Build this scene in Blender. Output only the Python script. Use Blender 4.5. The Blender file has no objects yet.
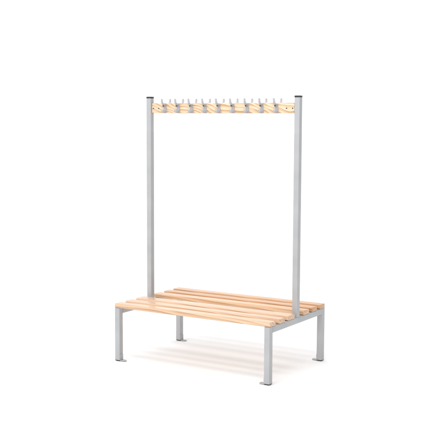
import bpy, bmesh, math, random
from mathutils import Vector, Matrix

scn = bpy.context.scene
COL = scn.collection
random.seed(7)

# ------------------------------------------------------------------ camera
YAW, PITCH, ROLL = 0.54823, 0.10614, 0.0047
fw = Vector((-math.sin(YAW)*math.cos(PITCH), math.cos(YAW)*math.cos(PITCH), -math.sin(PITCH)))
rt = Vector((math.cos(YAW), math.sin(YAW), 0))
up = rt.cross(fw)
rt2 = rt*math.cos(ROLL)+up*math.sin(ROLL)
up2 = -rt*math.sin(ROLL)+up*math.cos(ROLL)
cam_d = bpy.data.cameras.new('camera')
cam = bpy.data.objects.new('camera', cam_d)
COL.objects.link(cam)
M = Matrix((rt2, up2, -fw)).transposed().to_4x4()
M.translation = Vector((3.5298, -5.7336, 1.6618))
cam.matrix_world = M
cam_d.sensor_width = 36
cam_d.lens = 998.73/448*36
cam_d.clip_start = 0.05
cam_d.clip_end = 500
scn.camera = cam

# ------------------------------------------------------------------ studio light
SKY_HI, SKY_LO = 1.40, 0.46
w = bpy.data.worlds.new('World'); scn.world = w; w.use_nodes = True
nt = w.node_tree; nt.nodes.clear()
wo = nt.nodes.new('ShaderNodeOutputWorld'); bg = nt.nodes.new('ShaderNodeBackground')
geo = nt.nodes.new('ShaderNodeTexCoord')
dot = nt.nodes.new('ShaderNodeVectorMath'); dot.operation = 'DOT_PRODUCT'
dv = Vector((0.98, 0.17, -0.05)).normalized()      # the dim side of the studio, right of the camera
dot.inputs[1].default_value = dv
ramp = nt.nodes.new('ShaderNodeMapRange'); ramp.interpolation_type = 'SMOOTHSTEP'
ramp.inputs['From Min'].default_value = 0.12; ramp.inputs['From Max'].default_value = 0.85
ramp.inputs['To Min'].default_value = SKY_HI; ramp.inputs['To Max'].default_value = SKY_LO
nt.links.new(geo.outputs['Generated'], dot.inputs[0])
nt.links.new(dot.outputs['Value'], ramp.inputs['Value'])
nt.links.new(ramp.outputs['Result'], bg.inputs['Strength'])
bg.inputs['Color'].default_value = (1.0, 1.0, 1.0, 1)
nt.links.new(bg.outputs[0], wo.inputs[0])

def sun(name, d, strength, ang, color=(1, 1, 1)):
    l = bpy.data.lights.new(name, 'SUN'); l.energy = strength; l.angle = math.radians(ang); l.color = color
    o = bpy.data.objects.new(name, l); COL.objects.link(o)
    o.rotation_euler = Vector(d).to_track_quat('-Z', 'Y').to_euler()
    o.location = -Vector(d)*5
al = bpy.data.lights.new('overhead_strip_softbox', 'AREA'); al.shape = 'RECTANGLE'; al.size = 2.2; al.size_y = 0.66; al.energy = 42
ao = bpy.data.objects.new('overhead_strip_softbox', al); COL.objects.link(ao); ao.location = (1.1, -1.9, 4.2); ao.rotation_euler = (math.radians(22), math.radians(14), 0)
sun('front_softbox', (0.25, 0.85, -0.75), 0.42, 28, (1, 1, 1))

scn.view_settings.view_transform = 'Standard'
scn.view_settings.look = 'None'
scn.view_settings.exposure = 0
scn.view_settings.gamma = 1

# ------------------------------------------------------------------ materials
def new_mat(name):
    m = bpy.data.materials.new(name); m.use_nodes = True
    t = m.node_tree
    return m, t, t.nodes['Principled BSDF']

def N(t, typ, **kw):
    n = t.nodes.new(typ)
    for k, v in kw.items():
        setattr(n, k, v)
    return n

def mat_floor():
    m, t, b = new_mat('white_studio_floor')
    b.inputs['Base Color'].default_value = (0.855, 0.865, 0.875, 1)
    b.inputs['Roughness'].default_value = 0.9
    b.inputs['Specular IOR Level'].default_value = 0.1
    return m

def mat_metal():
    m, t, b = new_mat('silver_powder_coat')
    tc = N(t, 'ShaderNodeTexCoord')
    n1 = N(t, 'ShaderNodeTexNoise'); n1.inputs['Scale'].default_value = 900; n1.inputs['Detail'].default_value = 2
    n2 = N(t, 'ShaderNodeTexNoise'); n2.inputs['Scale'].default_value = 7; n2.inputs['Detail'].default_value = 3
    t.links.new(tc.outputs['Object'], n1.inputs['Vector']); t.links.new(tc.outputs['Object'], n2.inputs['Vector'])
    r = N(t, 'ShaderNodeValToRGB')
    r.color_ramp.elements[0].position = 0.3; r.color_ramp.elements[0].color = (0.395, 0.398, 0.406, 1)
    r.color_ramp.elements[1].position = 0.7; r.color_ramp.elements[1].color = (0.45, 0.453, 0.461, 1)
    t.links.new(n2.outputs['Fac'], r.inputs['Fac']); t.links.new(r.outputs['Color'], b.inputs['Base Color'])
    b.inputs['Metallic'].default_value = 0.25
    b.inputs['Roughness'].default_value = 0.42
    bp = N(t, 'ShaderNodeBump'); bp.inputs['Strength'].default_value = 0.08; bp.inputs['Distance'].default_value = 0.0004
    t.links.new(n1.outputs['Fac'], bp.inputs['Height']); t.links.new(bp.outputs['Normal'], b.inputs['Normal'])
    return m

def mat_cast():
    m, t, b = new_mat('satin_aluminium')
    tc = N(t, 'ShaderNodeTexCoord')
    n = N(t, 'ShaderNodeTexNoise'); n.inputs['Scale'].default_value = 60
    t.links.new(tc.outputs['Object'], n.inputs['Vector'])
    r = N(t, 'ShaderNodeValToRGB')
    r.color_ramp.elements[0].color = (0.38, 0.38, 0.395, 1); r.color_ramp.elements[1].color = (0.46, 0.46, 0.48, 1)
    t.links.new(n.outputs['Fac'], r.inputs['Fac']); t.links.new(r.outputs['Color'], b.inputs['Base Color'])
    b.inputs['Metallic'].default_value = 0.2; b.inputs['Roughness'].default_value = 0.45
    return m

def mat_dark(name, c, rough):
    m, t, b = new_mat(name)
    tc = N(t, 'ShaderNodeTexCoord')
    n = N(t, 'ShaderNodeTexNoise'); n.inputs['Scale'].default_value = 120
    t.links.new(tc.outputs['Object'], n.inputs['Vector'])
    r = N(t, 'ShaderNodeValToRGB')
    r.color_ramp.elements[0].color = (c*.8, c*.8, c*.8, 1); r.color_ramp.elements[1].color = (c*1.2, c*1.2, c*1.25, 1)
    t.links.new(n.outputs['Fac'], r.inputs['Fac']); t.links.new(r.outputs['Color'], b.inputs['Base Color'])
    b.inputs['Roughness'].default_value = rough
    return m

def mat_wood(name, cols, ring_scale=55, contrast=1.0, rough=0.38, wander=1.1, along=0.05, disp=0.06):
    """lacquered softwood: growth rings cut lengthwise, fine fibres, and small knots of tone; each board shifted by its own random"""
    m, t, b = new_mat(name)
    L = t.links
    tc = N(t, 'ShaderNodeTexCoord'); oi = N(t, 'ShaderNodeObjectInfo')
    sh = N(t, 'ShaderNodeVectorMath', operation='SCALE'); sh.inputs[0].default_value = (9.7, 3.1, 5.3)
    L.new(oi.outputs['Random'], sh.inputs['Scale'])
    ad = N(t, 'ShaderNodeVectorMath', operation='ADD')
    L.new(tc.outputs['Object'], ad.inputs[0]); L.new(sh.outputs[0], ad.inputs[1])
    # slow wander of the ring centre along the board
    mp = N(t, 'ShaderNodeMapping'); mp.inputs['Scale'].default_value = (wander, 5, 5)
    L.new(ad.outputs[0], mp.inputs['Vector'])
    wn = N(t, 'ShaderNodeTexNoise'); wn.inputs['Scale'].default_value = 1.0; wn.inputs['Detail'].default_value = 2.5
    L.new(mp.outputs[0], wn.inputs['Vector'])
    # rings
    mr = N(t, 'ShaderNodeMapping'); mr.inputs['Scale'].default_value = (along, 1, 1)
    L.new(ad.outputs[0], mr.inputs['Vector'])
    wv = N(t, 'ShaderNodeVectorMath', operation='SCALE'); wv.inputs['Scale'].default_value = disp
    L.new(wn.outputs['Color'], wv.inputs[0])
    ad2 = N(t, 'ShaderNodeVectorMath', operation='ADD')
    L.new(mr.outputs[0], ad2.inputs[0]); L.new(wv.outputs[0], ad2.inputs[1])
    wt = N(t, 'ShaderNodeTexWave', wave_type='BANDS', bands_direction='DIAGONAL', wave_profile='SAW')
    wt.inputs['Scale'].default_value = ring_scale*0.45; wt.inputs['Distortion'].default_value = 0.8
    wt.inputs['Detail'].default_value = 2; wt.inputs['Detail Scale'].default_value = 1.5
    L.new(ad2.outputs[0], wt.inputs['Vector'])
    # fibres
    mf = N(t, 'ShaderNodeMapping'); mf.inputs['Scale'].default_value = (7, 260, 260)
    L.new(ad.outputs[0], mf.inputs['Vector'])
    fn = N(t, 'ShaderNodeTexNoise'); fn.inputs['Scale'].default_value = 1.0; fn.inputs['Detail'].default_value = 3
    L.new(mf.outputs[0], fn.inputs['Vector'])
    # broad streaks
    ms = N(t, 'ShaderNodeMapping'); ms.inputs['Scale'].default_value = (1.6, 45, 45)
    L.new(ad.outputs[0], ms.inputs['Vector'])
    sn = N(t, 'ShaderNodeTexNoise'); sn.inputs['Scale'].default_value = 1.0; sn.inputs['Detail'].default_value = 2
    L.new(ms.outputs[0], sn.inputs['Vector'])
    mix1 = N(t, 'ShaderNodeMath', operation='MULTIPLY'); mix1.inputs[1].default_value = 0.55*contrast
    L.new(wt.outputs['Fac'], mix1.inputs[0])
    mix2 = N(t, 'ShaderNodeMath', operation='MULTIPLY_ADD'); mix2.inputs[1].default_value = 0.55
    L.new(sn.outputs['Fac'], mix2.inputs[0]); L.new(mix1.outputs[0], mix2.inputs[2])
    mix3 = N(t, 'ShaderNodeMath', operation='MULTIPLY_ADD'); mix3.inputs[1].default_value = 0.22
    L.new(fn.outputs['Fac'], mix3.inputs[0]); L.new(mix2.outputs[0], mix3.inputs[2])
    r = N(t, 'ShaderNodeValToRGB')
    els = r.color_ramp.elements
    els[0].position = 0.30; els[0].color = cols[0]+(1,)
    els[1].position = 1.0; els[1].color = cols[2]+(1,)
    e = els.new(0.62); e.color = cols[1]+(1,)
    L.new(mix3.outputs[0], r.inputs['Fac'])
    tint = N(t, 'ShaderNodeMix', data_type='RGBA', blend_type='MULTIPLY'); tint.inputs['Factor'].default_value = 1
    L.new(r.outputs['Color'], tint.inputs['A']); L.new(oi.outputs['Color'], tint.inputs['B'])
    L.new(tint.outputs['Result'], b.inputs['Base Color'])
    b.inputs['Roughness'].default_value = rough
    b.inputs['Coat Weight'].default_value = 0.25; b.inputs['Coat Roughness'].default_value = 0.25
    bp = N(t, 'ShaderNodeBump'); bp.inputs['Strength'].default_value = 0.15; bp.inputs['Distance'].default_value = 0.0006
    L.new(fn.outputs['Fac'], bp.inputs['Height']); L.new(bp.outputs['Normal'], b.inputs['Normal'])
    return m

FLOOR = mat_floor()
METAL = mat_metal()
CAST = mat_cast()
PLASTIC = mat_dark('black_plastic', 0.02, 0.45)
SCREW = mat_dark('dark_steel_screw', 0.05, 0.4)
WOOD = mat_wood('lacquered_beech', ((0.80, 0.63, 0.47), (0.70, 0.49, 0.325), (0.42, 0.225, 0.115)), contrast=0.85)
PINE = mat_wood('lacquered_pine', ((0.85, 0.69, 0.515), (0.74, 0.54, 0.35), (0.44, 0.23, 0.10)), ring_scale=60, contrast=0.95, wander=2.6, along=0.24, disp=0.10)

# ------------------------------------------------------------------ mesh helpers
def obj(name, bm, mat, parent=None, loc=(0, 0, 0), rot=(0, 0, 0), smooth=True, label=None):
    me = bpy.data.meshes.new(name)
    bmesh.ops.recalc_face_normals(bm, faces=bm.faces)
    if smooth:
        for f in bm.faces: f.smooth = True
        for e in bm.edges:
            if len(e.link_faces) == 2 and e.calc_face_angle(0) > math.radians(40): e.smooth = False
    bm.to_mesh(me); bm.free()
    me.materials.append(mat)
    o = bpy.data.objects.new(name, me); COL.objects.link(o)
    o.location = loc; o.rotation_euler = rot
    if parent: o.parent = parent
    if label: o['label'] = label
    return o

def box(bm, sx, sy, sz, c=(0, 0, 0)):
    r = bmesh.ops.create_cube(bm, size=1)
    for v in r['verts']:
        v.co = Vector((v.co.x*sx+c[0], v.co.y*sy+c[1], v.co.z*sz+c[2]))
    return r['verts']

def rbox(sx, sy, sz, rad, seg=3, axis=None, c=(0, 0, 0)):
    """box with rounded edges; axis 0/1/2 rounds only the edges that run along that axis"""
    bm = bmesh.new(); box(bm, sx, sy, sz)
    ed = []
    for e in bm.edges:
        d = (e.verts[0].co-e.verts[1].co)
        a = max(range(3), key=lambda i: abs(d[i]))
        if axis is None or a == axis: ed.append(e)
    bmesh.ops.bevel(bm, geom=ed, offset=rad, segments=seg, profile=0.5, affect='EDGES')
    for v in bm.verts: v.co += Vector(c)
    return bm

def cyl(bm, r1, r2, h, c, axis='Z', seg=24):
    g = bmesh.ops.create_cone(bm, cap_ends=True, segments=seg, radius1=r1, radius2=r2, depth=h)
    for v in g['verts']:
        p = v.co.copy()
        if axis == 'Y': p = Vector((p.x, p.z, p.y))
        if axis == 'X': p = Vector((p.z, p.x, p.y))
        v.co = p+Vector(c)

def sweep(bm, pts, wid, thk, seg=10):
    """rounded flat bar following pts in the YZ plane, widths (X) and thicknesses per point"""
    rings = []
    for i, p in enumerate(pts):
        a = pts[max(i-1, 0)]; b = pts[min(i+1, len(pts)-1)]
        t = Vector((0, b[0]-a[0], b[1]-a[1])).normalized()
        n = Vector((0, -t.z, t.y))
        ring = []
        for k in range(seg):
            th = 2*math.pi*k/seg
            cx_, cn = math.cos(th), math.sin(th)
            sx = abs(cx_)**0.7*(1 if cx_ >= 0 else -1); sn = abs(cn)**0.7*(1 if cn >= 0 else -1)
            ring.append(bm.verts.new(Vector((0, p[0], p[1]))+Vector((1, 0, 0))*sx*wid[i]/2+n*sn*thk[i]/2))
        rings.append(ring)
    for a, b in zip(rings, rings[1:]):
        for k in range(seg):
            bm.faces.new((a[k], a[(k+1) % seg], b[(k+1) % seg], b[k]))
    bm.faces.new(rings[0][::-1]); bm.faces.new(rings[-1])

def bez(p0, p1, p2, p3, n):
    out = []
    for i in range(n+1):
        t = i/n; u = 1-t
        out.append(tuple(u**3*a+3*u*u*t*b+3*u*t*t*c+t**3*d for a, b, c, d in zip(p0, p1, p2, p3)))
    return out

# ------------------------------------------------------------------ setting
bm = bmesh.new()
S = 90
vs = [bm.verts.new(p) for p in ((-S, -S, 0), (S, -S, 0), (S, S, 0), (-S, S, 0))]
bm.faces.new(vs)
floor = obj('floor', bm, FLOOR, smooth=False)
floor['kind'] = 'structure'

# ------------------------------------------------------------------ the bench
L2 = 0.6035           # half length over the end frames
D2 = 0.3914          # half depth
T = 0.0400            # square tube
ZS = 0.3688          # top of the seat frame
H = 1.8045           # top of the posts with caps
bench = bpy.data.objects.new('cloakroom_bench', None); COL.objects.link(bench)
bench['label'] = 'double-sided cloakroom bench with pale wooden slats, grey steel frame and overhead rail of coat hooks'
bench['category'] = 'bench'

XE = L2-T/2
# legs, with black glides and floor fixing brackets
def leg(x, y):
    zb = 0.008
    h = ZS-zb
    o = obj('leg', rbox(T, T, h, 0.0035, axis=2), METAL, bench, (x, y, zb+h/2))
    bm = bmesh.new()
    s0 = T/2-0.0015; s1 = T/2-0.007
    v = [bm.verts.new((sx*s, sy*s, z)) for z, s in ((0, s1), (0.004, s0), (0.011, s0)) for sx, sy in ((-1, -1), (1, -1), (1, 1), (-1, 1))]
    for k in range(2):
        for i in range(4):
            j = (i+1) % 4
            bm.faces.new((v[k*4+i], v[k*4+j], v[k*4+4+j], v[k*4+4+i]))
    bm.faces.new(v[0:4][::-1]); bm.faces.new(v[8:12])
    g = obj('foot_glide', bm, PLASTIC, o, (0, 0, -(zb+h/2)), smooth=False)
    # L bracket: upright plate on the inner face, foot plate with rounded end and a hole
    s = -1 if x > 0 else 1
    bm = bmesh.new()
    yw = 0.016
    out = []
    n = 8
    xi = T/2
    reach = 0.040
    for i in range(n+1):
        a = -math.pi/2+math.pi*i/n
        out.append((xi+reach-yw+math.cos(a)*yw, math.sin(a)*yw))
    prof = [(xi+0.0005, -yw)]+out+[(xi+0.0005, yw)]
    hole = [(xi+0.024+math.cos(2*math.pi*i/12)*0.0042, math.sin(2*math.pi*i/12)*0.0042) for i in range(12)]
    def plate(bm, z0, z1):
        def loop(z, pts): return [bm.verts.new((s*p[0], p[1], z)) for p in pts]
        for z in (z0, z1):
            a = loop(z, prof); b = loop(z, hole)
            ed = [bm.edges.new((a[i], a[(i+1) % len(a)])) for i in range(len(a))]
            ed += [bm.edges.new((b[i], b[(i+1) % len(b)])) for i in range(len(b))]
            bmesh.ops.triangle_fill(bm, use_beauty=True, edges=ed)
        for pts in (prof, hole):
            m_ = len(pts)
            lo = [next(v for v in bm.verts if (v.co-Vector((s*p[0], p[1], z0))).length < 1e-6) for p in pts]
            hi = [next(v for v in bm.verts if (v.co-Vector((s*p[0], p[1], z1))).length < 1e-6) for p in pts]
            for i in range(m_):
                j = (i+1) % m_
                bm.faces.new((lo[i], lo[j], hi[j], hi[i]))
    plate(bm, 0.0030, 0.0080)
    # upright tongue against the leg
    tongue = [(-yw, 0.0080)]+[(-math.cos(math.pi*i/8)*yw, 0.040+math.sin(math.pi*i/8)*0.010) for i in range(9)]+[(yw, 0.0080)]
    f0 = [bm.verts.new((s*(xi+0.0004), p[0], p[1])) for p in tongue]
    f1 = [bm.verts.new((s*(xi+0.0030), p[0], p[1])) for p in tongue]
    bm.faces.new(f0); bm.faces.new(f1[::-1])
    for i in range(len(tongue)):
        j = (i+1) % len(tongue)
        bm.faces.new((f0[i], f0[j], f1[j], f1[i]))
    obj('floor_bracket', bm, METAL, o, (0, 0, -(zb+h/2)))
    return o

for x in (-XE, XE):
    for y in (-D2+T/2, D2-T/2):
        leg(x, y)
    # seat rail of the end frame between the legs
    obj('frame_rail', rbox(T-0.001, 2*(D2-T)-0.0004, T-0.001, 0.003, axis=1), METAL, bench, (x, 0, ZS-T/2-0.0005))
    # post with black cap
    P = 0.0392
    ph = H-0.012-ZS
    post = obj('post', rbox(P, P, ph, 0.005, seg=4, axis=2), METAL, bench, (x-math.copysign(0.002, x), 0, ZS+ph/2))
    # weld bead round the foot of the post
    for sy in (-1, 1):
        bm = bmesh.new()
        cyl(bm, 0.0018, 0.0018, P-0.008, (0, 0, 0), 'X', 10)
        obj('weld_bead', bm, METAL, post, (0, sy*(P/2+0.0004), -ph/2+0.0014))
    cap = rbox(P+0.0015, P+0.0015, 0.012, 0.004, seg=3)
    obj('post_cap', cap, PLASTIC, post, (0, 0, ph/2+0.006))

# seat slats
SL, ST = 2*L2-0.001, 0.0298
SW = [0.0765, 0.078, 0.0935, 0.082, 0.077, 0.0765]
cen = [-0.3525, -0.2310, -0.1013, 0.1110, 0.2325, 0.3525]
tint = [(0.98, 0.92, 0.87, 1), (0.95, 0.86, 0.80, 1), (0.97, 0.89, 0.84, 1), (0.95, 0.83, 0.70, 1), (0.83, 0.63, 0.455, 1), (0.85, 0.68, 0.51, 1)]
for i, (y, tc_) in enumerate(zip(cen, tint)):
    bm = rbox(SL-random.uniform(0, 0.0025), SW[i], ST, 0.007, seg=4, axis=0)
    # soften the sawn ends
    ends = [e for e in bm.edges if abs(abs(e.verts[0].co.x)-SL/2) < 2e-3 and abs(abs(e.verts[1].co.x)-SL/2) < 2e-3]
    bmesh.ops.bevel(bm, geom=ends, offset=0.0018, segments=2, profile=0.5, affect='EDGES')
    o = obj('seat_slat', bm, WOOD, bench, (0, y, ZS+ST/2+0.0003))
    o.color = tc_

# hook rail
RZ0, RZ1, RT = 1.690, 1.759, 0.020
RL = 2*(XE-0.002-P/2)-0.0066
bm = rbox(RL, RT, RZ1-RZ0, 0.0022, seg=2)
rail = obj('hook_rail', bm, PINE, bench, (0, 0, (RZ0+RZ1)/2))
for s in (-1, 1):
    bm = rbox(0.0028, RT+(0.004 if s > 0 else -0.004), RZ1-RZ0-0.004, 0.0006, seg=1)
    obj('end_strip', bm, SCREW if s > 0 else METAL, rail, (s*(RL/2+0.0015), 0, 0))  # thin strip filling each end gap, coloured dark at right, grey at left
    for dx in (0.013, 0.057):
        for sy in (-1, 1):
            bm = bmesh.new()
            cyl(bm, 0.0048, 0.0036, 0.0022, (0, 0, 0), 'Y', 20)
            o = obj('screw', bm, SCREW, rail, (s*(RL/2-dx), sy*(RT/2+0.001), -0.001), (0, 0, math.pi if sy < 0 else 0))

def make_hook():
    """double coat hook: backplate, long upper prong, short lower prong, one dark screw"""
    bm = bmesh.new()
    zc = 0.0
    # back plate (wider foot, narrow waist)
    zs_ = [-0.0325, -0.030, -0.022, -0.012, 0.0, 0.012, 0.020, 0.026, 0.028]
    ws_ = [0.021, 0.028, 0.029, 0.023, 0.019, 0.020, 0.021, 0.018, 0.012]
    fr, bk = [], []
    for z, wd in zip(zs_, ws_):
        fr.append((bm.verts.new((-wd/2, -0.0050, z)), bm.verts.new((-wd/4, -0.0068, z)), bm.verts.new((wd/4, -0.0068, z)), bm.verts.new((wd/2, -0.0050, z))))
        bk.append((bm.verts.new((-wd/2, 0, z)), bm.verts.new((wd/2, 0, z))))
    for a, b, c, d in zip(fr, fr[1:], bk, bk[1:]):
        for k in range(3): bm.faces.new((a[k], a[k+1], b[k+1], b[k]))
        bm.faces.new((c[0], d[0], d[1], c[1]))
        bm.faces.new((a[0], b[0], d[0], c[0])); bm.faces.new((a[3], c[1], d[1], b[3]))
    bm.faces.new((fr[0][0], bk[0][0], bk[0][1], fr[0][3], fr[0][2], fr[0][1]))
    bm.faces.new((fr[-1][0], fr[-1][1], fr[-1][2], fr[-1][3], bk[-1][1], bk[-1][0]))
    # upper prong: out from the middle, sweeping up
    p = bez((-0.006, 0.023), (-0.028, 0.019), (-0.037, 0.032), (-0.0395, 0.059), 14)
    wd = [0.0175-0.002*math.sin(math.pi*i/14) for i in range(15)]
    th = [0.012-0.006*i/14 for i in range(15)]
    p += [(p[-1][0], p[-1][1]+0.004), (p[-1][0], p[-1][1]+0.0062)]
    wd += [0.0125, 0.006]; th += [0.006, 0.003]
    wd[12] = 0.0155; wd[13] = 0.0165; wd[14] = 0.016
    sweep(bm, p, wd, th)
    cyl(bm, 0.0085, 0.0070, 0.016, (0, -0.0135, 0.0165), 'Y', 20)      # screw boss
    # lower prong: short hook near the foot
    p = bez((-0.004, -0.018), (-0.022, -0.032), (-0.038, -0.032), (-0.036, -0.010), 10)
    sweep(bm, p+[(p[-1][0], p[-1][1]+0.003)], [0.019]*10+[0.018, 0.010], [0.010-0.0003*i for i in range(10)]+[0.006, 0.003])
    return bm

hz = (RZ0+RZ1)/2
h0 = obj('coat_hook', make_hook(), CAST, bench, (0, 0, 0))
bm = bmesh.new()
cyl(bm, 0.0052, 0.0062, 0.003, (0, 0, 0), 'Y', 20)
s0 = obj('screw', bm, SCREW, h0, (0, -0.0228, 0.0160), (0, 0, math.pi))
first = True
for sy in (-1, 1):
    for i in range(9):
        x = -0.4465+0.1096*i
        if first:
            h, sc = h0, s0; first = False
        else:
            h = h0.copy(); COL.objects.link(h); sc = s0.copy(); COL.objects.link(sc)
            h.parent = bench; sc.parent = h
        h.location = (x, sy*(RT/2+0.0002), hz)
        h.rotation_euler = (0, math.radians(random.uniform(-1.6, 1.6)), math.pi if sy > 0 else 0)
